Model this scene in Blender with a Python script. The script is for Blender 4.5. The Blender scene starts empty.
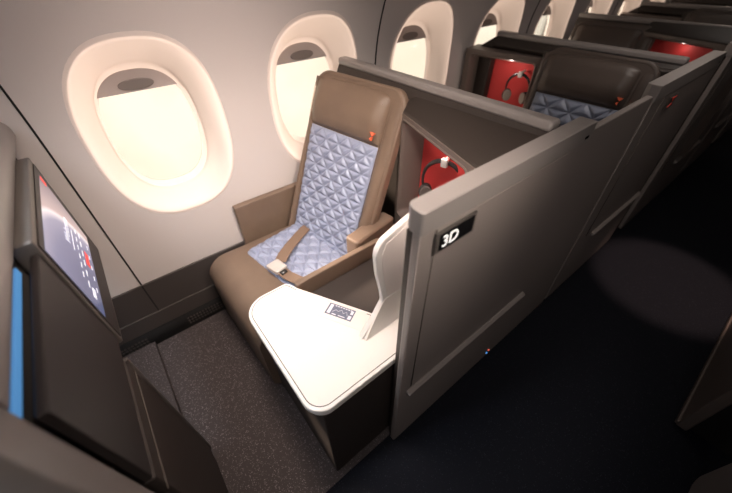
import bpy, bmesh, math, random
from mathutils import Vector, Matrix
random.seed(7)
D = bpy.data; SC = bpy.context.scene; COL = SC.collection
R = math.radians; PI = math.pi; cos = math.cos; sin = math.sin

# ------------------------------------------------------------------ materials
def mat(name, col, rough=.5, metal=0, bump=0, bscale=200, spec=.5, var=0, vscale=3, coat=0, sheen=0,
        emit=None, estr=0, trans=0):
    m = D.materials.new(name); m.use_nodes = True; nt = m.node_tree; N = nt.nodes; L = nt.links
    b = N['Principled BSDF']
    b.inputs['Base Color'].default_value = (*col, 1); b.inputs['Roughness'].default_value = rough
    b.inputs['Metallic'].default_value = metal; b.inputs['Specular IOR Level'].default_value = spec
    b.inputs['Coat Weight'].default_value = coat; b.inputs['Sheen Weight'].default_value = sheen
    if emit: b.inputs['Emission Color'].default_value = (*emit, 1); b.inputs['Emission Strength'].default_value = estr
    tc = N.new('ShaderNodeTexCoord')
    if bump:
        n = N.new('ShaderNodeTexNoise'); n.inputs['Scale'].default_value = bscale; n.inputs['Detail'].default_value = 3
        L.new(tc.outputs['Object'], n.inputs['Vector'])
        bp = N.new('ShaderNodeBump'); bp.inputs['Strength'].default_value = bump; bp.inputs['Distance'].default_value = .002
        L.new(n.outputs['Fac'], bp.inputs['Height']); L.new(bp.outputs['Normal'], b.inputs['Normal'])
    if var:
        n = N.new('ShaderNodeTexNoise'); n.inputs['Scale'].default_value = vscale; n.inputs['Detail'].default_value = 5
        L.new(tc.outputs['Object'], n.inputs['Vector'])
        r = N.new('ShaderNodeValToRGB')
        r.color_ramp.elements[0].position = .3; r.color_ramp.elements[1].position = .7
        r.color_ramp.elements[0].color = (*[c*(1-var) for c in col], 1); r.color_ramp.elements[1].color = (*[c*(1+var) for c in col], 1)
        L.new(n.outputs['Fac'], r.inputs['Fac']); L.new(r.outputs['Color'], b.inputs['Base Color'])
    if trans:
        t = N.new('ShaderNodeBsdfTranslucent'); t.inputs['Color'].default_value = (1, .84, .77, 1)
        mx = N.new('ShaderNodeMixShader'); mx.inputs[0].default_value = trans
        L.new(b.outputs[0], mx.inputs[1]); L.new(t.outputs[0], mx.inputs[2]); L.new(mx.outputs[0], N['Material Output'].inputs[0])
    return m

def speckle(name, base, dots, scale, thr, rough=.95):
    m = mat(name, base, rough, bump=.6, bscale=500, spec=.15); nt = m.node_tree; N = nt.nodes; L = nt.links
    b = N['Principled BSDF']; tc = N['Texture Coordinate']
    v = N.new('ShaderNodeTexVoronoi'); v.inputs['Scale'].default_value = scale
    L.new(tc.outputs['Object'], v.inputs['Vector'])
    r = N.new('ShaderNodeValToRGB'); r.color_ramp.elements[0].position = thr; r.color_ramp.elements[1].position = thr+.12
    r.color_ramp.elements[0].color = (1, 1, 1, 1); r.color_ramp.elements[1].color = (0, 0, 0, 1)
    L.new(v.outputs['Distance'], r.inputs['Fac'])
    n = N.new('ShaderNodeTexNoise'); n.inputs['Scale'].default_value = scale*.55; L.new(tc.outputs['Object'], n.inputs['Vector'])
    r2 = N.new('ShaderNodeValToRGB'); r2.color_ramp.elements[0].position = .48; r2.color_ramp.elements[1].position = .62
    L.new(n.outputs['Fac'], r2.inputs['Fac'])
    mu = N.new('ShaderNodeMath'); mu.operation = 'MULTIPLY'; L.new(r.outputs[0], mu.inputs[0]); L.new(r2.outputs[0], mu.inputs[1])
    mx = N.new('ShaderNodeMix'); mx.data_type = 'RGBA'
    mx.inputs[6].default_value = (*base, 1); mx.inputs[7].default_value = (*dots, 1)
    L.new(mu.outputs[0], mx.inputs[0]); L.new(mx.outputs[2], b.inputs['Base Color'])
    return m

M = dict(
    wall=mat('sidewall_lining', (.62, .565, .545), .55, bump=.15, bscale=300, spec=.3),
    dado=mat('dado_panel', (.055, .045, .042), .6, bump=.2, bscale=350),
    black=mat('black_gap', (.008, .007, .007), .8),
    reveal=mat('window_reveal', (.80, .72, .68), .6, bump=.1, bscale=400, trans=.13),
    shade=mat('shade_plastic', (.42, .36, .34), .55),
    handle=mat('shade_handle', (.17, .145, .135), .5),
    carpet=speckle('footwell_carpet', (.072, .060, .060), (.26, .23, .23), 210, .28),
    aisle=speckle('aisle_carpet', (.010, .011, .016), (.035, .036, .045), 150, .2),
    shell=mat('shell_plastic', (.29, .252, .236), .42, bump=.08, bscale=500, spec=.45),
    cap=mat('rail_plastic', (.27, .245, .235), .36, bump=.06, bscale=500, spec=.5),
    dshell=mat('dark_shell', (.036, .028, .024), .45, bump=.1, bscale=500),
    monitor_shell=mat('monitor_shell', (.020, .015, .014), .5, bump=.12, bscale=500),
    grey_metal=mat('grey_trim', (.13, .115, .105), .4, metal=.3, bump=.25, bscale=260),
    jamb=mat('cubby_frame', (.15, .120, .105), .45, bump=.08, bscale=500),
    red=mat('red_lining', (.75, .06, .06), .6, bump=.1, emit=(.9, .05, .05), estr=0),
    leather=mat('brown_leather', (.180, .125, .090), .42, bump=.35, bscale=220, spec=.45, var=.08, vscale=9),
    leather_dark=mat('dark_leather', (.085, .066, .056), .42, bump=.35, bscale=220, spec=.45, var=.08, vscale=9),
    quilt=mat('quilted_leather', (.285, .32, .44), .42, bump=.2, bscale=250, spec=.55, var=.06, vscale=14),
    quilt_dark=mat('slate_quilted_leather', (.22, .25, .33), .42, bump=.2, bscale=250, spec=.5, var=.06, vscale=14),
    white=mat('white_laminate', (.80, .75, .70), .38, spec=.45, bump=.04, bscale=500),
    white_edge=mat('white_edge', (.84, .80, .76), .3, spec=.5),
    wing=mat('wing_lining', (.86, .78, .74), .5, spec=.3),
    seam=mat('seam', (.09, .075, .065), .7),
    base=mat('console_base', (.038, .029, .025), .55, bump=.1, bscale=400),
    strap=mat('belt_webbing', (.22, .145, .10), .75, bump=.8, bscale=600),
    buckle=mat('brushed_buckle', (.85, .83, .80), .28, metal=.75, bump=.05),
    steel=mat('dark_steel', (.08, .08, .08), .35, metal=.8),
    phones=mat('headphone_plastic', (.03, .027, .027), .35),
    cups=mat('headphone_pad', (.13, .11, .10), .6),
    pale_cups=mat('pale_headphone_pad', (.38, .32, .28), .6),
    hook=mat('white_hook', (.85, .82, .78), .4),
    plate=mat('plate_black', (.008, .008, .009), .25),
    digits=mat('plate_digits', (.9, .88, .85), .4, emit=(1, .95, .9), estr=.9),
    orange=mat('emblem_orange', (.85, .16, .07), .5),
    redmark=mat('emblem_red', (.9, .10, .07), .5),
    deepred=mat('emblem_dark_red', (.35, .02, .03), .5),
    blue=mat('mood_light', (.1, .3, .6), .4, emit=(.16, .48, 1.0), estr=.42),
    ceiling=mat('ceiling_lining', (.45, .42, .40), .7),
    lcd=mat('small_display', (.18, .19, .25), .25),
    lcdmark=mat('display_mark', (.72, .72, .78), .4),
    lamp=mat('lamp_glow', (1, .9, .8), .4, emit=(1, .86, .7), estr=4),
    red_glint=mat('red_glint', (.5, .02, .02), .4, emit=(1, .15, .1), estr=1.5),  # glow painted in for a tiny red glint
    blue_glint=mat('blue_glint', (.02, .1, .5), .4, emit=(.1, .4, 1), estr=1.5),  # the same for the blue glint
    tip=mat('screen_text', (.8, .8, .85), .4, emit=(.85, .86, .95), estr=.8),
    tred=mat('screen_red', (.6, .05, .05), .4, emit=(.85, .06, .05), estr=.8),
)
# the screen picture: a planet's bright limb over slate blue
def screen_mat():
    m = D.materials.new('screen_picture'); m.use_nodes = True; N = m.node_tree.nodes; L = m.node_tree.links
    b = N['Principled BSDF']; b.inputs['Base Color'].default_value = (.01, .01, .015, 1); b.inputs['Roughness'].default_value = .18
    tc = N.new('ShaderNodeTexCoord'); mp = N.new('ShaderNodeMapping')
    mp.inputs['Location'].default_value = (.05, -.0475, -.80); L.new(tc.outputs['Object'], mp.inputs['Vector'])
    ln = N.new('ShaderNodeVectorMath'); ln.operation = 'LENGTH'; L.new(mp.outputs[0], ln.inputs[0])
    r = N.new('ShaderNodeValToRGB'); e = r.color_ramp.elements
    mr = N.new('ShaderNodeMapRange'); mr.inputs[1].default_value = .15; mr.inputs[2].default_value = .50
    L.new(ln.outputs['Value'], mr.inputs[0]); L.new(mr.outputs[0], r.inputs[0])
    e[0].position = 0; e[0].color = (.10, .11, .20, 1); e[1].position = 1; e[1].color = (.12, .09, .11, 1)
    for p, c in ((.30, (.17, .17, .28)), (.46, (.30, .28, .38)), (.53, (.80, .72, .72)), (.57, (.52, .38, .36)), (.74, (.34, .25, .26))):
        x = e.new(p); x.color = (*c, 1)
    L.new(r.outputs[0], b.inputs['Emission Color']); b.inputs['Emission Strength'].default_value = 1.15
    return m
M['screen'] = screen_mat()
def glass_mat():
    m = D.materials.new('pane_glass'); m.use_nodes = True; N = m.node_tree.nodes; L = m.node_tree.links
    for n in list(N):
        if n.type == 'BSDF_PRINCIPLED': N.remove(n)
    t = N.new('ShaderNodeBsdfTransparent'); g = N.new('ShaderNodeBsdfGlossy'); g.inputs['Roughness'].default_value = .05
    t.inputs['Color'].default_value = (1, .99, .97, 1)
    f = N.new('ShaderNodeFresnel'); f.inputs['IOR'].default_value = 1.12
    mx = N.new('ShaderNodeMixShader'); L.new(f.outputs[0], mx.inputs[0]); L.new(t.outputs[0], mx.inputs[1]); L.new(g.outputs[0], mx.inputs[2])
    L.new(mx.outputs[0], N['Material Output'].inputs[0]); return m
M['glass'] = glass_mat()

# ------------------------------------------------------------------ object helpers (geometry is authored in world metres)
def empty(name, loc, label, cat, group=None, rz=0):
    o = D.objects.new(name, None); COL.objects.link(o); o.location = loc; o.rotation_euler = (0, 0, rz)
    o.empty_display_size = .05
    o['label'] = label; o['category'] = cat
    if group: o['group'] = group
    o['_m'] = 0; del o['_m']
    return o
WM = {}
def wmat(o):
    if o is None: return Matrix()
    m = Matrix.LocRotScale(o.location, o.rotation_euler, None)
    return wmat(o.parent) @ m
def obj(name, bm, m, parent=None, bevel=0, seg=3, smooth=True, ang=35, label=None, origin=None):
    bmesh.ops.recalc_face_normals(bm, faces=bm.faces)
    me = D.meshes.new(name); 
    if parent is not None:
        bm.transform(wmat(parent).inverted())
        o = D.objects.new(name, me); o.parent = parent
    else:
        o = D.objects.new(name, me)
        if origin is not None:
            bm.transform(Matrix.Translation(-Vector(origin))); o.location = origin
    if not bevel and smooth:
        for e in bm.edges:
            if len(e.link_faces) == 2 and e.calc_face_angle(0) > R(ang): e.smooth = False
    bm.to_mesh(me); bm.free()
    me.materials.append(M[m] if isinstance(m, str) else m)
    if smooth: me.polygons.foreach_set('use_smooth', [True]*len(me.polygons))
    COL.objects.link(o)
    if bevel:
        b = o.modifiers.new('bevel', 'BEVEL'); b.width = bevel; b.segments = seg; b.limit_method = 'ANGLE'; b.angle_limit = R(30)
        b.harden_normals = True
    if label: o['label'] = label
    return o
def tag(o, label, cat, group=None):
    o['label'] = label; o['category'] = cat
    if group: o['group'] = group
    return o
def struct(o): o['kind'] = 'structure'; return o
def kids(o): return [c for c in COL.objects if c.parent == o]
def copy_tree(o, off, label=None, group=None, parent=None):
    c = o.copy(); COL.objects.link(c); c.parent = parent
    if parent is None:
        c.location = Vector(o.location)+Vector(off)
        if label: c['label'] = label
        if group: c['group'] = group
    for k in kids(o): copy_tree(k, off, parent=c)
    return c

def box(x0, x1, y0, y1, z0, z1, bm=None):
    bm = bm or bmesh.new()
    bmesh.ops.create_cube(bm, size=1, matrix=Matrix.Translation(((x0+x1)/2, (y0+y1)/2, (z0+z1)/2)) @ Matrix.Diagonal((abs(x1-x0), abs(y1-y0), abs(z1-z0), 1)))
    return bm
def prism(pts, t0, t1, mx=Matrix(), bm=None):
    """polygon pts (a,b) extruded along local z from t0 to t1, placed by mx"""
    bm = bm or bmesh.new()
    lo = [bm.verts.new(mx @ Vector((a, b, t0))) for a, b in pts]; hi = [bm.verts.new(mx @ Vector((a, b, t1))) for a, b in pts]
    n = len(pts); bm.faces.new(lo[::-1]); bm.faces.new(hi)
    for i in range(n): bm.faces.new((lo[i], lo[(i+1) % n], hi[(i+1) % n], hi[i]))
    return bm
XZ = Matrix(((1, 0, 0, 0), (0, 0, 1, 0), (0, 1, 0, 0), (0, 0, 0, 1)))      # (a,b,t) -> x=a, z=b, y=t
YZ = Matrix(((0, 0, 1, 0), (1, 0, 0, 0), (0, 1, 0, 0), (0, 0, 0, 1)))      # (a,b,t) -> y=a, z=b, x=t
def roundpoly(pts, rad, seg=6):
    out = []; n = len(pts)
    for i in range(n):
        p = Vector(pts[i]); a = Vector(pts[i-1]); b = Vector(pts[(i+1) % n]); r = rad[i] if isinstance(rad, (list, tuple)) else rad
        if r <= 0: out.append(tuple(p)); continue
        da = (a-p).normalized(); db = (b-p).normalized(); th = da.angle(db); t = r/math.tan(th/2)
        t = min(t, (a-p).length*.49, (b-p).length*.49); r = t*math.tan(th/2)
        p0 = p+da*t; p1 = p+db*t; c = p+(da+db).normalized()*(r/math.sin(th/2))
        a0 = math.atan2((p0-c).y, (p0-c).x); a1 = math.atan2((p1-c).y, (p1-c).x); d = (a1-a0+PI) % (2*PI)-PI
        for k in range(seg+1): q = a0+d*k/seg; out.append((c.x+r*cos(q), c.y+r*sin(q)))
    return out
def tube(pts, r, bm=None, seg=8, closed=False, cap=True):
    bm = bm or bmesh.new(); P = [Vector(p) for p in pts]; n = len(P); rings = []; up = None
    for i, p in enumerate(P):
        if closed: t = (P[(i+1) % n]-P[i-1]).normalized()
        else: t = (P[min(i+1, n-1)]-P[max(i-1, 0)]).normalized()
        if up is None: up = t.orthogonal().normalized()
        up = (up-t*up.dot(t)).normalized(); s = t.cross(up)
        rr = r(i/(n-1)) if callable(r) else r
        rings.append([bm.verts.new(p+up*cos(2*PI*k/seg)*rr+s*sin(2*PI*k/seg)*rr) for k in range(seg)])
    m = n if closed else n-1
    for i in range(m):
        A, B = rings[i], rings[(i+1) % n]
        for k in range(seg): bm.faces.new((A[k], A[(k+1) % seg], B[(k+1) % seg], B[k]))
    if cap and not closed: bm.faces.new(rings[0][::-1]); bm.faces.new(rings[-1])
    return bm
def ribbon(pts, w, t, side, bm=None):
    """flat strap following pts, width along side vectors, thickness t"""
    bm = bm or bmesh.new(); P = [Vector(p) for p in pts]; n = len(P); rings = []
    for i, p in enumerate(P):
        tg = (P[min(i+1, n-1)]-P[max(i-1, 0)]).normalized(); s = Vector(side[i]) if isinstance(side, list) else Vector(side)
        s = (s-tg*s.dot(tg)).normalized(); nn = tg.cross(s)
        rings.append([bm.verts.new(p+s*a*w/2+nn*b*t/2) for a, b in ((-1, -1), (1, -1), (1, 1), (-1, 1))])
    for i in range(n-1):
        for k in range(4): bm.faces.new((rings[i][k], rings[i][(k+1) % 4], rings[i+1][(k+1) % 4], rings[i+1][k]))
    bm.faces.new(rings[0][::-1]); bm.faces.new(rings[-1]); return bm
def pad(fn, nx, ny, thick, bm=None):
    """closed pad: fn(i/nx, j/ny) -> (front point, back point)"""
    bm = bm or bmesh.new()
    F = [[None]*(ny+1) for _ in range(nx+1)]; B = [[None]*(ny+1) for _ in range(nx+1)]
    for i in range(nx+1):
        for j in range(ny+1):
            f, b = fn(i/nx, j/ny); F[i][j] = bm.verts.new(f)
            if i in (0, nx) or j in (0, ny): B[i][j] = bm.verts.new(b)
    for i in range(nx):
        for j in range(ny): bm.faces.new((F[i][j], F[i+1][j], F[i+1][j+1], F[i][j+1]))
    ring = [(i, 0) for i in range(nx)]+[(nx, j) for j in range(ny)]+[(i, ny) for i in range(nx, 0, -1)]+[(0, j) for j in range(ny, 0, -1)]
    for k in range(len(ring)):
        a, b = ring[k], ring[(k+1) % len(ring)]
        bm.faces.new((F[a[0]][a[1]], F[b[0]][b[1]], B[b[0]][b[1]], B[a[0]][a[1]]))
    bm.faces.new([B[i][j] for i, j in ring]); return bm
def quilt_h(x, y, p=.084, q=.086, h=.011):
    a = (x/p+y/q) % 1; b = (x/p-y/q) % 1; c = (2*y/q) % 1
    d = min(min(a, 1-a)*2, min(b, 1-b)*2, min(c, 1-c)*1.6)
    return h*min(1, d*2.6)**.6

# ------------------------------------------------------------------ setting
WX = -1.5
def wx(z): return WX+(.62*(z-1.05)**2 if z > 1.05 else 0)
def selli(cy, cz, a, b, n, k, e=2.5):
    t = 2*PI*k/n; c, s = cos(t), sin(t)
    return cy+a*math.copysign(abs(c)**(2/e), c), cz+b*math.copysign(abs(s)**(2/e), s)
WINS = [.165+.722*i for i in range(-1, 9)]; HALF = .361; NS = 64
bm = bmesh.new(); ZB, ZT = .385, 1.62
def rect_pt(cy, k):
    t = 2*PI*k/NS; c, s = cos(t), sin(t); zc = (ZB+ZT)/2; hz = (ZT-ZB)/2
    # ray to the rectangle
    f = min(HALF/abs(c) if abs(c) > 1e-6 else 9, hz/abs(s) if abs(s) > 1e-6 else 9)
    return cy+c*f, zc+s*f
for cy in WINS:
    loops = []
    for j in range(7):
        f = j/6; lp = []
        for k in range(NS):
            a = rect_pt(cy, k); b = selli(cy-.010, 1.025, .249, .342, NS, k)
            y = a[0]+(b[0]-a[0])*f; z = a[1]+(b[1]-a[1])*f; lp.append(bm.verts.new((wx(z), y, z)))
        loops.append(lp)
    for j in range(6):
        for k in range(NS): bm.faces.new((loops[j][k], loops[j][(k+1) % NS], loops[j+1][(k+1) % NS], loops[j+1][k]))
    # corners of the cell
    for sy, sz in ((1, 1), (-1, 1), (-1, -1), (1, -1)):
        y = cy+sy*HALF; z = ZT if sz > 0 else ZB; v = bm.verts.new((wx(z), y, z))
        ks = sorted(range(NS), key=lambda k: (Vector((rect_pt(cy, k)[0], rect_pt(cy, k)[1]))-Vector((y, z))).length)[:2]
        if ks: bm.faces.new((v, loops[0][ks[0]], loops[0][ks[1]]))
Y0, Y1 = WINS[0]-HALF, WINS[-1]+HALF
zs = [ZT, 1.75, 1.9, 2.05, 2.15]
for a, b in zip(zs, zs[1:]):
    bm.faces.new([bm.verts.new(v) for v in ((wx(a), Y0, a), (wx(a), Y1, a), (wx(b), Y1, b), (wx(b), Y0, b))])
bm.faces.new([bm.verts.new(v) for v in ((WX, Y0, -.02), (WX, Y1, -.02), (WX, Y1, ZB), (WX, Y0, ZB))])
bmesh.ops.remove_doubles(bm, verts=bm.verts, dist=1e-4)
struct(obj('wall_left', bm, 'wall', ang=60))
# vertical panel joints
def joint(y):
    pts = [(wx(z)+.0015, y, z) for z in [.385+i*.05 for i in range(34)]]
    return ribbon(pts, .006, .004, (0, 1, 0))
for i, y in enumerate([-.2, 1.245, 2.69, 4.13, 5.58]): struct(obj('trim_%d' % (i+1), joint(y), 'black', smooth=False))
# dado, its lower band and vent grilles
b = box(WX, WX+.012, Y0, Y1, .10, .385); box(WX, WX+.02, Y0, Y1, .10, .20, b)
d = struct(obj('baseboard_left', b, 'dado', bevel=.003))
b = box(WX, WX+.035, Y0, Y1, 0, .10); obj('kick_board', b, 'black', d)
for y in (-.42, .0, .42):
    g = bmesh.new()
    for r_ in range(3):
        for c in range(14): box(WX+.0355, WX+.038, y-.11+c*.016, y-.10+c*.016, .03+r_*.02, .04+r_*.02, g)
    obj('vent_grille', g, 'dado', d, smooth=False)
b = box(WX+.012, WX+.0135, -.203, -.197, .10, .385); obj('panel_joint', b, 'black', d, smooth=False)

# windows
def window(i, cy):
    bm = bmesh.new(); prof = [(.012, .020, -.002), (0, .0, .004), (-.012, -.012, .002), (-.03, -.03, -.012), (-.052, -.06, -.045), (-.062, -.075, -.075), (-.068, -.085, -.088), (-.062, -.083, -.094), (-.068, -.10, -.100), (-.075, -.112, -.104)]
    lo = []; pc, pz = cy-.018, 1.015
    n = len(prof)
    for j, (da, db, dx) in enumerate(prof):
        f = min(1, max(0, j-1)/(n-2)); lp = []
        a0, b0 = .249+da-.011*f, .342+db-.007*f
        yy = cy-.010+(pc-cy+.010)*f; zz = 1.025+(pz-1.025)*f
        for k in range(72):
            y, z = selli(yy, zz, a0, b0, 72, k, 2.5); lp.append(bm.verts.new((wx(z)*(1-f)+WX*f+dx, y, z)))
        lo.append(lp)
    for j in range(n-1):
        for k in range(72): bm.faces.new((lo[j][k], lo[j][(k+1) % 72], lo[j+1][(k+1) % 72], lo[j+1][k]))
    w = struct(obj('window_%d' % i, bm, 'reveal', ang=80, origin=(WX, cy, .69)))
    X = WX-.104
    pts = [selli(pc, pz, .163, .223, 48, k) for k in range(48)]
    obj('pane', prism(pts, X-.004, X, YZ), 'glass', w, smooth=False)
    zc = pz+.150
    sp = [p for p in [selli(pc, pz, .170, .230, 96, k) for k in range(96)] if p[1] > zc]
    sh = obj('window_shade', prism(sp, X+.001, X+.007, YZ), 'shade', w, bevel=.002)
    hp = [selli(pc, zc+.03, .062, .019, 32, k, 2.2) for k in range(32)]
    obj('shade_handle', prism(hp, X+.006, X+.013, YZ), 'handle', sh, bevel=.004)
for i, cy in enumerate(WINS): window(i+1, cy)

# floor, ceiling, far walls
struct(obj('floor', box(WX-.05, 4, -2.5, Y1+.2, -.06, -.004), 'aisle', smooth=False))
f = obj('footwell_carpet', box(WX, -.355, -1.6, 6.6, -.004, .003), 'carpet', smooth=False); tag(f, 'speckled brown grey carpet covering the footwells inside the suites', 'carpet')
struct(obj('ceiling', box(WX, 4, -2.5, Y1+.2, 2.15, 2.2), 'ceiling', smooth=False))
struct(obj('wall_right', box(4, 4.05, -2.5, Y1+.2, -.02, 2.2), 'wall', smooth=False))
struct(obj('wall_front', box(WX-.05, 4, -2.55, -2.5, -.02, 2.2), 'wall', smooth=False))
struct(obj('wall_back', box(WX-.05, 4, Y1+.2, Y1+.25, -.02, 2.2), 'wall', smooth=False))
struct(obj('wall_corner_front', box(WX-.05, WX, -2.5, Y0, -.02, 2.2), 'wall', smooth=False))
struct(obj('wall_corner_back', box(WX-.05, WX, Y1, Y1+.25, -.02, 2.2), 'wall', smooth=False))

# ------------------------------------------------------------------ seats
def make_seat(c, yaw, lean, q, lth, label, group, tall=.80, ul=-.25, ur=.285, base=None, qw=.21, fr=.32, qs=(.084, .086, .0135)):
    a = R(yaw); l = R(lean)
    U = Vector((cos(a), sin(a), 0)); Bk = Vector((-sin(a), cos(a), 0)); S = Bk*sin(l)+Vector((0, 0, cos(l))); Nn = -Bk*cos(l)+Vector((0, 0, sin(l)))
    c = Vector(c); t = empty('airline_seat', (c.x, c.y-.1, 0), label, 'seat', group)
    P = lambda u, s, n=0: c+U*u+S*s+Nn*n
    MX = Matrix.Identity(4)
    for r_ in range(3): MX[r_][0] = U[r_]; MX[r_][1] = S[r_]; MX[r_][2] = Nn[r_]; MX[r_][3] = c[r_]
    # back shell with rounded shoulders
    ol = roundpoly([(ul, -.12), (ur, -.12), (ur, tall), (ul, tall+.005)], [.01, .01, .07, .09], 8)
    obj('back_shell', prism(ol, -.075, -.028, MX), lth, t, bevel=.018, seg=4)
    # piping round the shell
    pp = roundpoly([(ul+.012, .0), (ul+.012, tall-.008), (ur-.012, tall-.012), (ur-.012, .0)], [0, .08, .06, 0], 8)
    obj('piping', tube([P(u, s, -.030) for u, s in pp], .0035, seg=6), lth, t)
    # headrest pad
    def hf(i, j):
        u = -qw-.012+i*(2*qw+.012); s = .565+j*(tall-.025-.565)
        e = min(1, min(i, 1-i)*9)**.5; g = min(1, min(j, 1-j)*5)**.5
        k = .022*e*g+.018*math.exp(-((j-.45)/.32)**2)*e
        du = (abs(i-.5)*2)**8; 
        s2 = s-.02*du*(j > .8)
        return P(u, s2, -.028+k), P(u, s2, -.05)
    obj('headrest', pad(hf, 36, 22, .02), lth, t, ang=70)
    # quilted back
    def qf(i, j):
        x = (i-.5)*2*qw; y = j*.56
        e = min(1, min(i, 1-i)*14)**.5*min(1, min(j, 1-j)*18)**.5
        return P(x, y, -.022+(.006+quilt_h(x, y, *qs))*e), P(x, y, -.05)
    obj('quilted_backrest', pad(qf, 120, 150, .03), q, t, ang=180)
    # side bolsters either side of the quilting
    for u0, u1, nm in ((qw+.004, ur-.01, 1), (ul+.006, -qw-.004, 0)):
        pr = roundpoly([(u0, -.05), (u1, -.05), (u1, .0), (u1-.0, .02), (u0+.012, .012)], 0) if 0 else None
        bmx = bmesh.new(); rows = []
        for j in range(25):
            s = -.1+j*(tall-.03+.1)/24; f = min(1, (tall-.03-s)/.08)
            hh = (.012+.028*max(0, 1-(s/.55))**.7*(s < .55))*max(.0, f)**.5 if f > 0 else 0
            row = []
            for k in range(9):
                g = k/8; u = u0+(u1-u0)*g; n_ = -.032+hh*math.sin(PI*min(1, max(0, g)))**.45
                row.append(bmx.verts.new(P(u, s, n_)))
            rows.append(row)
        for A, B in zip(rows, rows[1:]):
            for k in range(8): bmx.faces.new((A[k], A[k+1], B[k+1], B[k]))
        ed = [e for e in bmx.edges if e.is_boundary]
        r_ = bmesh.ops.extrude_edge_only(bmx, edges=ed)
        vs = [v for v in r_['geom'] if isinstance(v, bmesh.types.BMVert)]
        bmesh.ops.translate(bmx, verts=vs, vec=-Nn*.03)
        bmesh.ops.contextual_create(bmx, geom=[e for e in bmx.edges if e.is_boundary])
        obj('side_bolster', bmx, lth, t, ang=60)
    # emblem: three triangular facets
    e0 = (qw-.022, .60)
    em = obj('emblem', prism([(e0[0]-.012, e0[1]+.016), (e0[0]+.014, e0[1]+.016), (e0[0]+.002, e0[1]+.001)], .0, .0105, MX), 'orange', t, smooth=False, label='small orange emblem of joined triangles')
    obj('emblem_facet', prism([(e0[0]-.009, e0[1]-.010), (e0[0]+.002, e0[1]-.001), (e0[0]+.001, e0[1]-.018)], .0, .0105, MX), 'orange', em, smooth=False)
    # cushion
    z0 = c.z+.012
    def cf(i, j):
        x = (i-.5)*2*qw; y = j*fr
        e = min(1, min(i, 1-i)*14)**.5*min(1, min(j, 1-j)*12)**.5
        p = Vector((c.x, c.y, z0))+U*x-Bk*(y-.03)
        return p+Vector((0, 0, (.006+quilt_h(x, y, *qs))*e)), p-Vector((0, 0, .04))
    obj('seat_cushion', pad(cf, 120, 90, .03), q, t, ang=180)
    # leather base: front roll running down to the floor
    bx0, bx1, yb, y0, y1 = base
    bmx = bmesh.new(); rows = []
    for i in range(15):
        g = i/14; x = bx0+(bx1-bx0)*g; yf = y0+(y1-y0)*g; zt = c.z+.016
        e = min(1, min(g, 1-g)*12)**.5; zt -= .012*(1-e)
        pr = [(yb, .02), (yb, zt), (yf+.16, zt), (yf+.105, zt+.002)]
        for k in range(1, 9):
            q_ = PI/2*k/8; pr.append((yf+.105-.09*sin(q_)-.012*(1-cos(q_)), zt+.002-.09*(1-cos(q_))))
        pr += [(yf+.004, zt-.2), (yf+.004, .05), (yf+.03, .02)]
        rows.append([bmx.verts.new((x, y, z)) for y, z in pr])
    for A, B in zip(rows, rows[1:]):
        for k in range(len(A)): bmx.faces.new((A[k], A[(k+1) % len(A)], B[(k+1) % len(A)], B[k]))
    bmx.faces.new(rows[0]); bmx.faces.new(rows[-1][::-1])
    obj('seat_base', bmx, lth, t, ang=50)
    return t, P, U, Bk
G_SEAT_A = 'window side suite seats'
s1, P1, U1, B1 = make_seat((-1.17, .585, .43), 9, 22, 'quilt', 'leather',
    'beige brown leather seat with light blue quilting, nearest and sunlit, beside the second window', 'suite seats', base=(-1.40, -.845, .70, .078, .095))
# belt lying on the seat
b = ribbon([(-1.30, .64, .466), (-1.27, .58, .474), (-1.228, .509, .478), (-1.19, .448, .482), (-1.15, .395, .486), (-1.11, .355, .490)], .054, .004, [(1, .55, .0)]*6)
bt = obj('seat_belt', b, 'strap', s1, smooth=False, label='tan webbing lap belt')
b = ribbon([(-1.06, .335, .484), (-1.02, .345, .478), (-.965, .37, .474), (-.92, .395, .472), (-.86, .43, .466)], .05, .004, (-.35, 1, 0))
obj('seat_belt', b, 'strap', s1, smooth=False, label='tan webbing lap belt')
mb = Matrix.Translation((-1.088, .328, .480)) @ Matrix.Rotation(R(12), 4, 'Z')
bk = obj('buckle', prism(roundpoly([(-.042, -.032), (.036, -.030), (.040, .032), (-.036, .034)], .009), 0, .020, mb), 'buckle', bt, bevel=.005, label='shiny silver belt buckle')
obj('release_tab', prism([(.036, -.016), (.056, -.014), (.056, .014), (.036, .016)], .003, .013, mb), 'steel', bk)
# arm end block at the right of the backrest
a9 = Matrix.Translation((-.905, .66, .40)) @ Matrix.Rotation(R(9), 4, 'Z')
obj('armrest', prism(roundpoly([(-.028, -.055), (.048, -.055), (.048, .20), (-.028, .20)], .015), 0, .235, a9), 'leather', s1, bevel=.012, seg=4)
# window side arm panel
b = box(-1.488, -1.452, .31, .93, .30, .625)
obj('side_armrest', b, 'leather', s1, bevel=.008)

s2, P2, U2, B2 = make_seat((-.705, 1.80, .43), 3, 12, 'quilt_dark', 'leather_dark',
    'dark brown leather seat with slate quilting in the second suite, right of its headphone niche', 'suite seats', tall=.775, qs=(.118, .125, .017), ul=-.25, ur=.28, base=(-1.0, -.46, 1.9, 1.28, 1.28))

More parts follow.
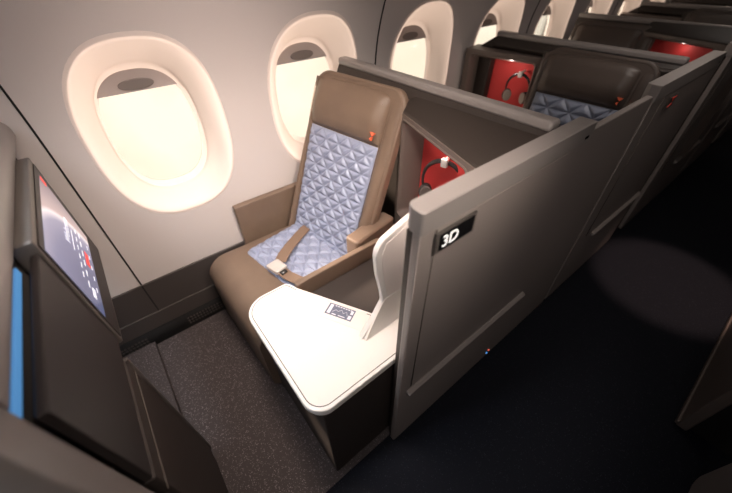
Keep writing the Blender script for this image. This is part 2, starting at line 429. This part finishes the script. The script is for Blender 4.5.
# ------------------------------------------------------------------ partitions between suites
def frame_cubby(parent, A, B, z0, z1, o0, o1, oz0, oz1, depth, zbot, lining='red', back=None):
    """angled storage niche: face from A to B, opening o0..o1 along it"""
    A = Vector((*A, 0)); B = Vector((*B, 0)); d = (B-A); L = d.length; d.normalize(); n = Vector((d.y, -d.x, 0))   # towards the passenger
    mx = Matrix(((d.x, 0, -n.x, A.x), (d.y, 0, -n.y, A.y), (0, 1, 0, 0), (0, 0, 0, 1)))
    bm = bmesh.new(); outer = [(0, zbot), (L, zbot), (L, z1), (0, z1)]
    hole = roundpoly([(o0, oz0), (o1, oz0), (o1, oz1), (o0, oz1)], .018, 4)
    per = 5; V = lambda a, b, t: bm.verts.new(mx @ Vector((a, b, t)))
    oc = [V(a, b, 0) for a, b in outer]; h0 = [V(a, b, .0) for a, b in hole]
    hs = [V(a+(.008 if a < (o0+o1)/2 else -.008), b+(.008 if b < (oz0+oz1)/2 else -.008), .012) for a, b in hole]
    h1 = [V(a+(.012 if a < (o0+o1)/2 else -.012), b+(.010 if b < (oz0+oz1)/2 else -.010), depth) for a, b in hole]
    for q in range(4):
        seg = h0[q*per:(q+1)*per]
        for k in range(per-1): bm.faces.new((oc[q], seg[k], seg[k+1]))
        bm.faces.new((oc[q], h0[q*per+per-1], h0[(q*per+per) % 20], oc[(q+1) % 4]))
    for P_, Q_ in ((h0, hs), (hs, h1)):
        for k in range(20): bm.faces.new((P_[k], P_[(k+1) % 20], Q_[(k+1) % 20], Q_[k]))
    # body sides
    bc = [V(a, b, depth+.012) for a, b in outer]
    for q in range(4): bm.faces.new((oc[q], oc[(q+1) % 4], bc[(q+1) % 4], bc[q]))
    bm.faces.new(bc)
    nf = obj('storage_niche', bm, 'jamb', parent, ang=40, label='open storage niche with red lining')
    bm = prism([(o0+.013, oz0+.011), (o1-.013, oz0+.011), (o1-.013, oz1-.011), (o0+.013, oz1-.011)], depth-.008, depth-.001, mx)
    obj('red_lining', bm, lining, nf, smooth=False)
    # pale rim round the opening
    rim = roundpoly([(o0-.004, oz0-.004), (o1+.004, oz0-.004), (o1+.004, oz1+.004), (o0-.004, oz1+.004)], .02, 5)
    obj('rim', tube([mx @ Vector((a, b, .0)) for a, b in rim], .0045, seg=6, closed=True), 'jamb', nf)
    return nf, mx

def rail(name, x0, x1, y0, y1, z0, z1, parent, bev=.016, m='cap'):
    return obj(name, box(x0, x1, y0, y1, z0, z1), m, parent, bevel=bev, seg=4)

# suite one (row 3): cross wall behind the seat
p1 = empty('suite_shell', (-.9, 1.03, 0), 'cross partition behind the nearest seat, with pale rail and dark sloping face', 'suite panel', 'cross partitions between suites')
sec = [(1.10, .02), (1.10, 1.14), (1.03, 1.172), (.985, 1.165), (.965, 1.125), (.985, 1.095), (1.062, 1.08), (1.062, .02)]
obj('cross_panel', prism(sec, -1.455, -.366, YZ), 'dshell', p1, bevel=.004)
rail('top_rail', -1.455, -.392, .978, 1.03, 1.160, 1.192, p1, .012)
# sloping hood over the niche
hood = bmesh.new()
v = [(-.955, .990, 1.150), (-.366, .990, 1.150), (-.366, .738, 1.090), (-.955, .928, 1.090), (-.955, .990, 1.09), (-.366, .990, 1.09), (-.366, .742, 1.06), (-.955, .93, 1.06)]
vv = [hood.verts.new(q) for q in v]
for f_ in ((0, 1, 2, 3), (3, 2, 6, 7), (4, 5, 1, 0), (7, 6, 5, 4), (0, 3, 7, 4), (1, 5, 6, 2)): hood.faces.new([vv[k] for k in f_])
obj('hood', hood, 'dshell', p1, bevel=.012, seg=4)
n1, mx1 = frame_cubby(p1, (-.955, .925), (-.366, .735), .42, 1.085, .03, .47, .62, 1.062, .105, .42)

# aisle side wall of suite one
def side_wall(y0, y1, capy0, capy1, label, ledge=None, recess=None, plate=None, x=-.323, group='aisle side walls of the window suites'):
    t = empty('privacy_screen', (x-.02, (y0+y1)/2, 0), label, 'suite panel', group)
    ol = roundpoly([(y0-.008, .012), (y1, .012), (y1, 1.164), (capy1+.005, 1.164), (capy1+.005, 1.135), (capy0, 1.135), (y0, 1.135)], [.012, .01, .02, 0, 0, 0, 0])
    obj('side_panel', prism(ol, x-.022, x, YZ), 'shell', t, bevel=.005)
    obj('inner_panel', prism([(y0+.002, .03), (y1-.01, .03), (y1-.01, 1.13), (y0+.002, 1.13)], x-.042, x-.024, YZ), 'dshell', t, bevel=.003)
    mxx = Matrix(((1, 0, 0, 0), (0, 0, 1, 0), (0, 1, 0, 0), (0, 0, 0, 1)))
    cp = roundpoly([(x+.004, capy0-.004), (x+.004, capy1), (x-.046, capy1), (x-.046, capy0+.008), (x-.028, capy0-.004)], [.006, .003, .003, .016, .01], 5)
    cap = obj('top_rail', prism(cp, 1.135, 1.192), 'cap', t, bevel=.011, seg=5)
    obj('latch_slot', box(x+.002, x+.0055, capy1-.045, capy1-.025, 1.150, 1.158), 'plate', cap, smooth=False)
    if recess:
        r0, r1 = recess
        obj('inset_panel', prism(roundpoly([(r0, .44), (r1, .44), (r1, 1.128), (r0, 1.128)], [.004, .02, .02, .004]), x-.001, x+.0012, YZ), 'shell', t, bevel=.0006)
        g = tube([(x+.0012, r0, 1.128), (x+.0012, r0, .44)], .0018, seg=5)
        obj('inset_seam', g, 'seam', t)
    if ledge:
        l0, l1 = ledge
        lp = [(x-.002, .400), (x-.002, .428), (x+.006, .428), (x+.018, .420), (x+.016, .412)]
        obj('door_ledge', prism(lp, l0, l1, mxx), 'shell', t, bevel=.003)
    return t
w1 = side_wall(.387, 1.56, .387, 1.085, 'nearest beige aisle side wall bearing the black seat number plate', ledge=(.415, 1.125), recess=(.435, 1.02))
# number plate
X = -.3195
pl = obj('seat_number_plate', prism(roundpoly([(.428, 1.066), (.560, 1.066), (.560, 1.124), (.428, 1.124)], .003), X, X+.006, YZ), 'grey_metal', w1, bevel=.0015)
obj('plate_face', prism([(.438, 1.073), (.551, 1.073), (.551, 1.117), (.438, 1.117)], X+.006, X+.0068, YZ), 'plate', pl, smooth=False, label='glossy black face')
def text(body, size, mx, m, parent, name, ext=.0004):
    cu = D.curves.new(name, 'FONT'); cu.body = body; cu.size = size; cu.extrude = ext; cu.resolution_u = 6
    o = D.objects.new(name, cu); COL.objects.link(o); bpy.context.view_layer.update()
    dg = bpy.context.evaluated_depsgraph_get(); me = D.meshes.new_from_object(o.evaluated_get(dg)); D.objects.remove(o); 
    bm = bmesh.new(); bm.from_mesh(me); bm.transform(mx); return obj(name, bm, m, parent, smooth=False)
mt = Matrix.Translation((X+.0072, .4455, 1.0795)) @ YZ
text('3D', .044, mt, 'digits', pl, 'seat_number')
obj('glint_dot', box(-.3235, -.3205, 1.018, 1.024, .052, .058), 'red_glint', w1, smooth=False)  # glowing dots put in for tiny glints at the wall's base
obj('glint_dot', box(-.3235, -.3205, 1.008, 1.014, .034, .040), 'blue_glint', w1, smooth=False)

w2 = side_wall(1.585, 2.43, 1.585, 2.395, 'second grey aisle side wall bearing a small red emblem under its rail', ledge=(1.78, 2.41), recess=(1.70, 2.38))
pb = obj('emblem_plate', prism([(1.775, 1.064), (1.872, 1.064), (1.872, 1.115), (1.775, 1.115)], X, X+.004, YZ), 'grey_metal', w2, bevel=.001)
ez = obj('emblem', prism([(1.80, 1.108), (1.862, 1.108), (1.831, 1.088)], X+.004, X+.0055, YZ), 'redmark', pb, smooth=False, label='red triangular emblem')
obj('emblem_facet', prism([(1.80, 1.071), (1.829, 1.071), (1.829, 1.085)], X+.004, X+.0055, YZ), 'redmark', ez, smooth=False)
obj('emblem_facet', prism([(1.833, 1.071), (1.862, 1.071), (1.833, 1.085)], X+.004, X+.0055, YZ), 'deepred', ez, smooth=False)
w3 = side_wall(2.64, 3.80, 2.64, 3.36, 'third aisle side wall from the camera, just behind the one with the red emblem', ledge=(3.05, 3.60), recess=(2.76, 3.35))
copy_tree(w2, (0, 2.28, 0), 'fourth aisle side wall from the camera, blurred in the upper right')
copy_tree(w3, (0, 2.28, 0), 'fifth and farthest aisle side wall at the upper right edge')

# suite two cross wall (niche at window side)
p2 = empty('suite_shell', (-.9, 2.16, 0), 'second cross partition with niche and pale headphones next to the windows', 'suite panel', 'cross partitions between suites')
sec2 = [(2.262, .02), (2.262, 1.12), (2.165, 1.172), (2.12, 1.165), (2.09, 1.125), (2.10, 1.105), (2.23, 1.10), (2.23, .02)]
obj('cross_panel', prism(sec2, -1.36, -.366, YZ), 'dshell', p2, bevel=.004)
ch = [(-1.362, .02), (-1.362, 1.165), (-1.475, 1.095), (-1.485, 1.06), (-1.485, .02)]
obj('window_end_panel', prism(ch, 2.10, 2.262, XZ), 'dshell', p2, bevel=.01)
rail('top_rail', -1.37, -.392, 2.112, 2.163, 1.160, 1.192, p2, .012)
n2, mx2 = frame_cubby(p2, (-1.478, 1.985), (-.99, 2.075), .42, 1.10, .035, .445, .66, 1.07, .15, .42)
# side cheeks around the second seat head
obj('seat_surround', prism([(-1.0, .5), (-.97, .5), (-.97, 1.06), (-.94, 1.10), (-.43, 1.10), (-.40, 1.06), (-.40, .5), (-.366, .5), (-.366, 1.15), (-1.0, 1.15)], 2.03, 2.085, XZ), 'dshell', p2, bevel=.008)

# ------------------------------------------------------------------ suite one side console
c1 = empty('side_console', (-.62, .3, 0), 'white topped side console in front of the nearest aisle side wall', 'console')
ol = [(-.895, .115), (-.375, .115), (-.375, .93), (-.55, .93), (-.55, .38), (-.82, .31), (-.895, .27)]
obj('console_base', prism(ol, .004, .555), 'base', c1, bevel=.006) if 0 else obj('console_base', prism([(-.862, .13), (-.38, .13), (-.38, .70), (-.81, .70), (-.81, .30), (-.862, .27)], .004, .553), 'base', c1, bevel=.006)
top = roundpoly([(-.876, .098), (-.370, .098), (-.370, .62), (-.50, .62), (-.55, .452), (-.821, .305), (-.875, .285)], [.085, .065, .0, 0, 0, .005, .03], 10)
def inset(pts, d):
    n = len(pts); out = []
    for i in range(n):
        p = Vector(pts[i]); a = Vector(pts[i-1]); b = Vector(pts[(i+1) % n])
        e1 = (p-a); e2 = (b-p)
        if e1.length < 1e-7: e1 = e2
        if e2.length < 1e-7: e2 = e1
        e1.normalize(); e2.normalize(); n1_ = Vector((-e1.y, e1.x)); n2_ = Vector((-e2.y, e2.x)); m_ = (n1_+n2_); m_ = m_/max(.5, m_.length_squared/2)
        out.append((p.x+m_.x*d, p.y+m_.y*d))
    return out
obj('lower_edge', prism(inset(top, .006), .553, .570), 'white_edge', c1, bevel=.004)
obj('table_edge', prism(top, .572, .600), 'white_edge', c1, bevel=.006, seg=4)
ins = inset(top, .013)
obj('table_top', prism(ins, .598, .6015), 'white', c1, bevel=.0008)
obj('table_seam', tube([(x, y, .6012) for x, y in inset(top, .0125)], .0013, seg=5, closed=True), 'seam', c1)
# control strip with small display
dv = Vector((.271, .147, 0)).normalized(); nv = Vector((dv.y, -dv.x, 0)); o_ = Vector((-.821, .305, .6015))
def strip(a, b): q = o_+dv*a+nv*b; return (q.x, q.y)
obj('control_strip', prism([strip(.0, .012), strip(.29, .012), strip(.30, .085), strip(.0, .085)], .6015, .6030), 'white', c1, bevel=.0006)
dis = obj('control_display', prism([strip(.150, .018), strip(.252, .018), strip(.252, .066), strip(.150, .066)], .6030, .6048), 'lcd', c1, bevel=.0006, label='small grey control display on the table')
b = bmesh.new(); rnd = random.Random(3)
mk = [(.156, .022, .168, .062)]
for k in range(7): a = .174+k*.010; mk.append((a, .022, a+.007, .026))
mk += [(.236, .046, .248, .062), (.238, .024, .248, .040), (.200, .058, .226, .061), (.176, .058, .192, .062)]
for a0, b0, a1, b1 in mk: prism([strip(a0, b0), strip(a1, b0), strip(a1, b1), strip(a0, b1)], .6048, .6051, bm=b)
obj('display_icons', b, 'lcdmark', dis, smooth=False)
zig = [(.174, .052), (.184, .040), (.194, .044), (.204, .034), (.214, .046), (.224, .036), (.232, .050)]
obj('display_trace', tube([(*strip(a, b_), .605) for a, b_ in zig], .0009, seg=4), 'lcdmark', dis)
fl = obj('control_flap', prism([strip(.085, .020), strip(.140, .020), strip(.140, .070), strip(.085, .070)], .6030, .6042), 'white_edge', c1, bevel=.0008)
# arm wall between seat and console
aw = obj('arm_wall', box(-.846, -.820, .30, .72, .02, .618), 'leather', c1, bevel=.006)
obj('bin_panel', box(-.821, -.812, .325, .70, .36, .478), 'leather', c1, bevel=.003)
obj('bin_floor', box(-.815, -.50, .31, .70, .40, .415), 'leather', c1, smooth=False)
# upright privacy wing
wp = [(.352, .603), (.362, .620), (.405, .668), (.445, .728), (.440, .77), (.424, .86), (.420, .925), (.425, .950), (.445, .975), (.53, 1.003), (.60, 1.02), (.72, 1.035), (.72, .603)]
wp = roundpoly(wp, [0, .05, .2, .02, .1, .2, .05, .03, .04, .1, 0, 0, 0], 4)
wg = obj('privacy_wing', prism(wp, -.508, -.490, YZ), 'white_edge', c1, bevel=.004)
obj('wing_lining', prism([(.463, .74), (.445, .86), (.441, .925), (.458, .958), (.53, .984), (.60, 1.0), (.705, 1.015), (.705, .74)], -.491, -.4885, YZ), 'wing', wg, bevel=.001)
lowr = [(.372, .604), (.455, .735), (.72, .735), (.72, .604)]
sb = bmesh.new(); A_ = []; B_ = []
for k in range(9):
    g = k/8; y = .362+(.452-.362)*g; z = .605+.13*g; x = -.488+.010*(1-g)**2
    A_.append(sb.verts.new((x, y, z))); B_.append(sb.verts.new((x, .72, z)))
for k in range(8): sb.faces.new((A_[k], A_[k+1], B_[k+1], B_[k]))
r_ = bmesh.ops.extrude_face_region(sb, geom=list(sb.faces)); bmesh.ops.translate(sb, verts=[q for q in r_['geom'] if isinstance(q, bmesh.types.BMVert)], vec=(-.01, 0, -.001))
obj('wing_skirt', sb, 'white', wg, ang=50)

for o_w in kids(c1):
    if o_w.name.startswith('privacy_wing'):
        for q_o in [o_w]+kids(o_w):
            for v_ in q_o.data.vertices: v_.co.x += -(v_.co.z-.72)*.035
# second suite console, mostly hidden
c2 = empty('side_console', (-1.25, 1.7, 0), 'side console on the window side of the second suite, beside the slate quilted seat', 'console')
obj('console_base', box(-1.46, -1.02, 1.35, 2.0, .004, .55), 'base', c2, bevel=.01)
obj('table_top', prism(roundpoly([(-1.47, 1.30), (-1.01, 1.30), (-1.01, 1.98), (-1.47, 1.98)], [.01, .06, .01, .01]), .553, .59), 'white', c2, bevel=.006)

# ------------------------------------------------------------------ headphones
def headphones(c, face, label, r=.078, cups='cups', tilt=0):
    """ring in the plane facing `face` (unit vector), hanging from its hook"""
    c = Vector(c); n = Vector(face).normalized(); s = Vector((-n.y, n.x, 0)); up = Vector((0, 0, 1))
    if tilt: up, s = (up*cos(tilt)+s*sin(tilt)), (s*cos(tilt)-up*sin(tilt))
    t = empty('headphones', c-up*r, label, 'headphones', 'headphones hanging in the niches')
    pts = [c+s*sin(a)*r*.92+up*cos(a)*r for a in [R(-128+256*k/28) for k in range(29)]]
    obj('headband', tube(pts, lambda f: .0045+.0045*sin(PI*f)**2, seg=8), 'phones', t)
    for sg in (-1, 1):
        q = c+s*sg*r*.72-up*r*.66
        mxx = Matrix.Identity(4); axis = (s*sg*-.55-n*-.83).normalized(); a1 = up.cross(axis).normalized(); a2 = axis.cross(a1)
        for r_ in range(3): mxx[r_][0] = a1[r_]; mxx[r_][1] = a2[r_]; mxx[r_][2] = axis[r_]; mxx[r_][3] = q[r_]
        e = [(.027*cos(2*PI*k/28), .036*sin(2*PI*k/28)) for k in range(28)]
        cup = obj('ear_cup', prism(e, -.014, .006, mxx), 'phones', t, bevel=.004)
        obj('ear_pad', prism([(a*.95, b*.95) for a, b in e], .006, .018, mxx), cups, cup, bevel=.005)
    return t
def hook(c, face, label, k=1):
    c = Vector(c); n = Vector(face).normalized(); s = Vector((-n.y, n.x, 0))
    mxx = Matrix.Identity(4)
    for r_ in range(3): mxx[r_][0] = s[r_]; mxx[r_][1] = (0, 0, 1)[r_]; mxx[r_][2] = n[r_]; mxx[r_][3] = c[r_]
    t = obj('headphone_hook', prism(roundpoly([(-.013, -.018), (.013, -.018), (.013, .016), (-.013, .016)], .005), .0, .016*k, mxx), 'hook', None, bevel=.004, origin=None)
    pr = prism([(-.007, .002), (.007, .002), (.007, .012), (-.007, .012)], -.07, .0, mxx)
    me = t.data
    bm = bmesh.new(); bm.from_mesh(me); tmp = D.meshes.new('t'); pr.to_mesh(tmp); pr.free(); bm.from_mesh(tmp); bm.to_mesh(me); bm.free(); D.meshes.remove(tmp)
    me.polygons.foreach_set('use_smooth', [True]*len(me.polygons))
    tag(t, label, 'hook', 'headphone hooks'); return t
d1 = Vector((.951, -.307, 0)); f1 = Vector((-.307, -.951, 0))
FH = Vector((.28, -.96, 0)); HP1 = Vector((-.690, .915, .885))
headphones(HP1, FH, 'dark headphones hanging in the red niche right of the nearest seat', r=.092)
hook(HP1+Vector((0, 0, .092))+FH*.002, FH, 'white hook holding dark headphones in the nearest red niche')
d2 = Vector((.478, .085, 0)).normalized(); f2 = Vector((d2.y, -d2.x, 0))
HP2 = Vector((-1.135, 2.105, .915))
headphones(HP2, f2, 'headphones with pale ear pads hanging in the second suite niche by the windows', cups='pale_cups')
hook(HP2+Vector((0, 0, .078))+f2*.002, f2, 'white hook holding the pale padded headphones in the second suite')

# ------------------------------------------------------------------ farther rows (copies)
s3 = copy_tree(s1, (.1, 2.27, 0), 'third seat from the camera, only its dark headrest showing above a rail')
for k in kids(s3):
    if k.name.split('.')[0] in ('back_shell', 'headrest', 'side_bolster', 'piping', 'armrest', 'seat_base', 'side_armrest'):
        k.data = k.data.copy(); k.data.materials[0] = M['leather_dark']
p3 = copy_tree(p1, (.04, 2.27, 0), 'third cross partition with an empty red niche at the aisle side')
for k in kids(p3):
    if k.name.split('.')[0] in ('hood', 'storage_niche'): k.location.z += .04
s4 = copy_tree(s2, (0, 2.28, 0), 'fourth seat from the camera, a dark blurred headrest near the top edge')
p4 = copy_tree(p2, (0, 2.28, 0), 'fourth cross partition, blurred near the top right of the photo')
p5 = copy_tree(p1, (0, 4.54, 0), 'fifth and farthest cross partition at the very top edge')

# ------------------------------------------------------------------ row in front: monitor wall seen edge-on
m0 = empty('monitor_console', (-.8, -.26, 0), 'dark monitor wall of the seat ahead with grey rounded rail, at the left edge', 'suite panel')
YM = -.222
obj('back_panel', box(-1.46, -.39, -.34, -.275, .80, 1.15), 'monitor_shell', m0, bevel=.004)
obj('lower_shell', box(-1.20, -.405, -.238, YM, .79, 1.105), 'monitor_shell', m0, bevel=.004)
obj('monitor_housing', prism(roundpoly([(-1.275, .775), (-.800, .775), (-.800, 1.135), (-1.275, 1.135)], .006), -.258, YM+.006, XZ), 'grey_metal', m0, bevel=.004)
obj('monitor_bezel', prism([(-1.262, .79), (-.808, .79), (-.808, 1.118), (-1.262, 1.118)], YM+.006, YM+.0085, XZ), 'monitor_shell', m0, bevel=.001)
scr = obj('screen', prism([(-1.222, .868), (-.815, .868), (-.815, 1.100), (-1.222, 1.100)], YM+.0085, YM+.0095, XZ), 'screen', m0, smooth=False, label='lit screen showing a welcome picture with red buttons')
# writing on the screen: local x runs towards the window (viewer faces -y)
mxs = Matrix(((-1, 0, 0, 0), (0, 0, 1, YM+.0098), (0, 1, 0, 0), (0, 0, 0, 1)))
def stxt(body, size, x, z, m='tip'): return text(body, size, Matrix.Translation((x, 0, z)) @ mxs, m, scr, 'screen_text', .0001)
stxt('Welcome', .036, -1.00, .985)
bar = lambda x0, x1, z0, z1, nm='screen_line': obj(nm, box(x0, x1, YM+.0095, YM+.0099, z0, z1), 'tip', scr, smooth=False)
bar(-1.11, -1.0, .968, .971)
for k in range(6): bar(-.924-k*.045, -.90-k*.045, .944, .948)
for k in range(6): bar(-.908-k*.05, -.88-k*.05, .922, .927)
for k in range(5): bar(-.92-k*.055, -.90-k*.055, .882, .886)
bar(-.895, -.855, .897, .912, 'screen_button')
b = box(-1.075, -1.005, YM+.0095, YM+.0100, .893, .912); obj('screen_button', b, 'tred', scr, smooth=False)
b = box(-1.222, -1.200, YM+.0095, YM+.0100, 1.070, 1.096); obj('screen_button', b, 'tred', scr, smooth=False)
# grey rail, curved post, blue mood light strip
rp = roundpoly([(-.330, 1.128), (-.330, 1.198), (-.240, 1.198), (-.240, 1.128)], [.01, .03, .035, .02], 6)
obj('top_rail', prism(rp, -1.46, -.405, YZ), 'cap', m0, bevel=.004)
obj('mood_light', box(-.765, -.400, -.262, -.254, 1.096, 1.112), 'blue', m0, smooth=False, label='glowing blue strip light under the rail')
obj('light_channel', box(-1.27, -.402, -.285, -.262, 1.06, 1.128), 'grey_metal', m0, smooth=False)
ps = roundpoly([(-.404, -.330), (-.404, -.234), (-.325, -.234), (-.315, -.25), (-.315, -.330)], [.0, .02, .02, .02, 0], 5)
obj('corner_post', prism(ps, .02, 1.196), 'cap', m0, bevel=.02, seg=5)
lc = empty('footwell_cabinet', (-.56, -.27, 0), 'dark brown footwell cabinet under the monitor at the lower left', 'cabinet')
obj('cabinet_body', box(-.735, -.410, -.60, YM-.001, .10, .775), 'base', lc, bevel=.006)
obj('cabinet_plinth', prism([(-.735, -.60), (-.40, -.60), (-.40, -.235), (-.735, -.235)], .004, .10), 'base', lc, bevel=.004)
obj('edge_strip', box(-.745, -.733, -.30, YM+.004, .10, .775), 'grey_metal', lc, bevel=.002)
obj('panel_seam', box(-.735, -.40, YM-.001, YM+.001, .722, .726), 'seam', lc, smooth=False)
ft = obj('footrest_step', box(-1.465, -.75, -.60, -.292, .004, .035), 'carpet', bevel=.006); tag(ft, 'low carpeted step in the footwell beside the dark dado', 'step')
w0 = empty('privacy_screen', (-.34, -.8, 0), 'grey aisle side wall of the row ahead, at the lower left corner', 'privacy screen', 'aisle side walls of the window suites')
obj('side_panel', prism(roundpoly([(-1.3, .012), (-.292, .012), (-.292, 1.16), (-1.3, 1.16)], .01), -.35, -.320, YZ), 'shell', w0, bevel=.006)

# ------------------------------------------------------------------ centre section across the aisle
r1 = empty('privacy_screen', (.41, 1.9, 0), 'side wall of a centre suite across the aisle, painted dark for its shade, at the right edge', 'suite panel', 'centre suite walls across the aisle')
obj('side_panel', prism(roundpoly([(1.372, .012), (2.50, .012), (2.50, 1.19), (1.372, 1.19)], .012), .392, .430, YZ), 'jamb', r1, bevel=.006)  # dark frame colour stands in for the shade on this wall
obj('lower_rail', box(.384, .394, 1.375, 2.49, .02, .045), 'jamb', r1, bevel=.003)
obj('front_panel', box(.43, 1.1, 1.40, 1.44, .012, 1.15), 'black', r1, bevel=.004)
r2 = empty('privacy_screen', (.52, .8, 0), 'pale rounded foot of the nearer centre suite wall in the bottom right corner', 'suite panel', 'centre suite walls across the aisle')
obj('side_panel', prism(roundpoly([(.1, .012), (1.205, .012), (1.205, 1.19), (.1, 1.19)], [.01, .05, .05, .01]), .505, .545, YZ), 'shell', r2, bevel=.014, seg=4)

# ------------------------------------------------------------------ light
W = D.worlds.new('sky'); SC.world = W; W.use_nodes = True; N = W.node_tree.nodes; L = W.node_tree.links
bg = N['Background']; bg.inputs['Strength'].default_value = 1.22
tc = N.new('ShaderNodeTexCoord'); nz = N.new('ShaderNodeTexNoise'); nz.inputs['Scale'].default_value = 3; nz.inputs['Detail'].default_value = 6
L.new(tc.outputs['Generated'], nz.inputs['Vector']); rr = N.new('ShaderNodeValToRGB')
rr.color_ramp.elements[0].position = .38; rr.color_ramp.elements[0].color = (.88, .76, .60, 1)
rr.color_ramp.elements[1].position = .62; rr.color_ramp.elements[1].color = (1, .92, .77, 1)
L.new(nz.outputs['Fac'], rr.inputs['Fac']); L.new(rr.outputs[0], bg.inputs['Color'])
def sun(d, st, col, ang):
    l = D.lights.new('sun', 'SUN'); l.energy = st; l.color = col; l.angle = R(ang); o = D.objects.new('sun', l); COL.objects.link(o)
    o.rotation_euler = Vector(d).to_track_quat('-Z', 'Y').to_euler(); return o
sun((.80, .42, -.42), 12, (1, .84, .70), 9)
def area(name, loc, d, sx, sy, e, col, spread=180):
    l = D.lights.new(name, 'AREA'); l.shape = 'RECTANGLE'; l.size = sx; l.size_y = sy; l.energy = e; l.color = col; l.spread = R(spread)
    o = D.objects.new(name, l); COL.objects.link(o); o.location = loc; o.rotation_euler = Vector(d).to_track_quat('-Z', 'Y').to_euler(); return o
area('added_fill', (-.62, .25, 2.12), (-.28, .1, -1), .25, .4, 8.8, (1, .83, .72), 85)  # unseen key light, added to brighten the near seat and table
area('added_fill', (-.7, -.55, 2.12), (-.1, .3, -1), .3, .3, 3.8, (.80, .90, 1.0), 75)  # unseen cool fill, added for the rail of the row ahead
area('added_fill', (.25, .50, 2.05), (-1.6, -.0, -1.2), .3, .5, 3.6, (1, .85, .74), 55)  # unseen fill, added to lift the lower sidewall
area('added_fill', (.55, .0, 2.10), (-.7, .45, -1), .3, .6, 8, (1, .88, .80))  # unseen fill over the aisle, added for the suites' outer faces
area('added_fill', (.1, -.6, 2.12), (-.3, .35, -1), .4, .6, 4, (.92, .94, 1.0))  # unseen fill from the front, added for the post at lower left
area('added_fill', (-.6, 4.4, 2.12), (0, 0, -1), .5, 3, 2.5, (1, .9, .82))  # unseen fill, added over the farther rows
area('added_fill', (-.3, 1.75, 2.12), (-.2, .2, -1), .3, .5, 2.6, (1, .88, .80), 120)  # unseen fill, added to lift the second suite
def spot(name, loc, d, e, col, ang, blend, rad):
    l = D.lights.new(name, 'SPOT'); l.energy = e; l.color = col; l.spot_size = R(ang); l.spot_blend = blend; l.shadow_soft_size = rad
    o = D.objects.new(name, l); COL.objects.link(o); o.location = loc; o.rotation_euler = Vector(d).to_track_quat('-Z', 'Y').to_euler(); return o
spot('floor_patch_spot', (.07, 2.32, 2.1), (0, 0, -1), 120, (1, .68, .55), 25, .5, .02)  # unseen spot, added to make the warm pool on the aisle floor
l = D.lights.new('wing_fill', 'POINT'); l.energy = 1.1; l.color = (1, .84, .74); l.shadow_soft_size = .006  # unseen point light, added to brighten the wing lining and table
o = D.objects.new('wing_fill', l); COL.objects.link(o); o.location = (-.378, .60, 1.07)
for c in ((-.70, .885, 1.03), (-1.2, 2.06, 1.03), (-.66, 3.16, 1.06), (-1.2, 4.34, 1.03)):
    l = D.lights.new('niche_fill', 'POINT'); l.energy = .24 if c[1] < 3 else .08; l.color = (1, .80, .70); l.shadow_soft_size = .002  # unseen point lights, added to brighten the red linings
    o = D.objects.new('niche_fill', l); COL.objects.link(o); o.location = c

# ------------------------------------------------------------------ camera
cam = D.cameras.new('camera'); co = D.objects.new('camera', cam); COL.objects.link(co); SC.camera = co
cam.sensor_width = 36; cam.lens = 36*327.686/732; cam.clip_start = .02
yw, pt, rl = .91048246, .7272494, .01724241
F = Vector((-sin(yw)*cos(pt), cos(yw)*cos(pt), -sin(pt))); Rt = Vector((cos(yw), sin(yw), 0)); Dn = F.cross(Rt)
cx = Rt*cos(rl)+Dn*sin(rl); cy_ = -Rt*sin(rl)+Dn*cos(rl)
mm = Matrix.Identity(4)
for r_ in range(3): mm[r_][0] = cx[r_]; mm[r_][1] = -cy_[r_]; mm[r_][2] = -F[r_]
mm.translation = (0, 0, 1.55); co.matrix_world = mm
cam.dof.use_dof = True; cam.dof.focus_distance = 1.15; cam.dof.aperture_fstop = 1.4
vs = SC.view_settings; vs.view_transform = 'Standard'; vs.look = 'None'; vs.gamma = 1; vs.exposure = 0; vs.use_curve_mapping = False
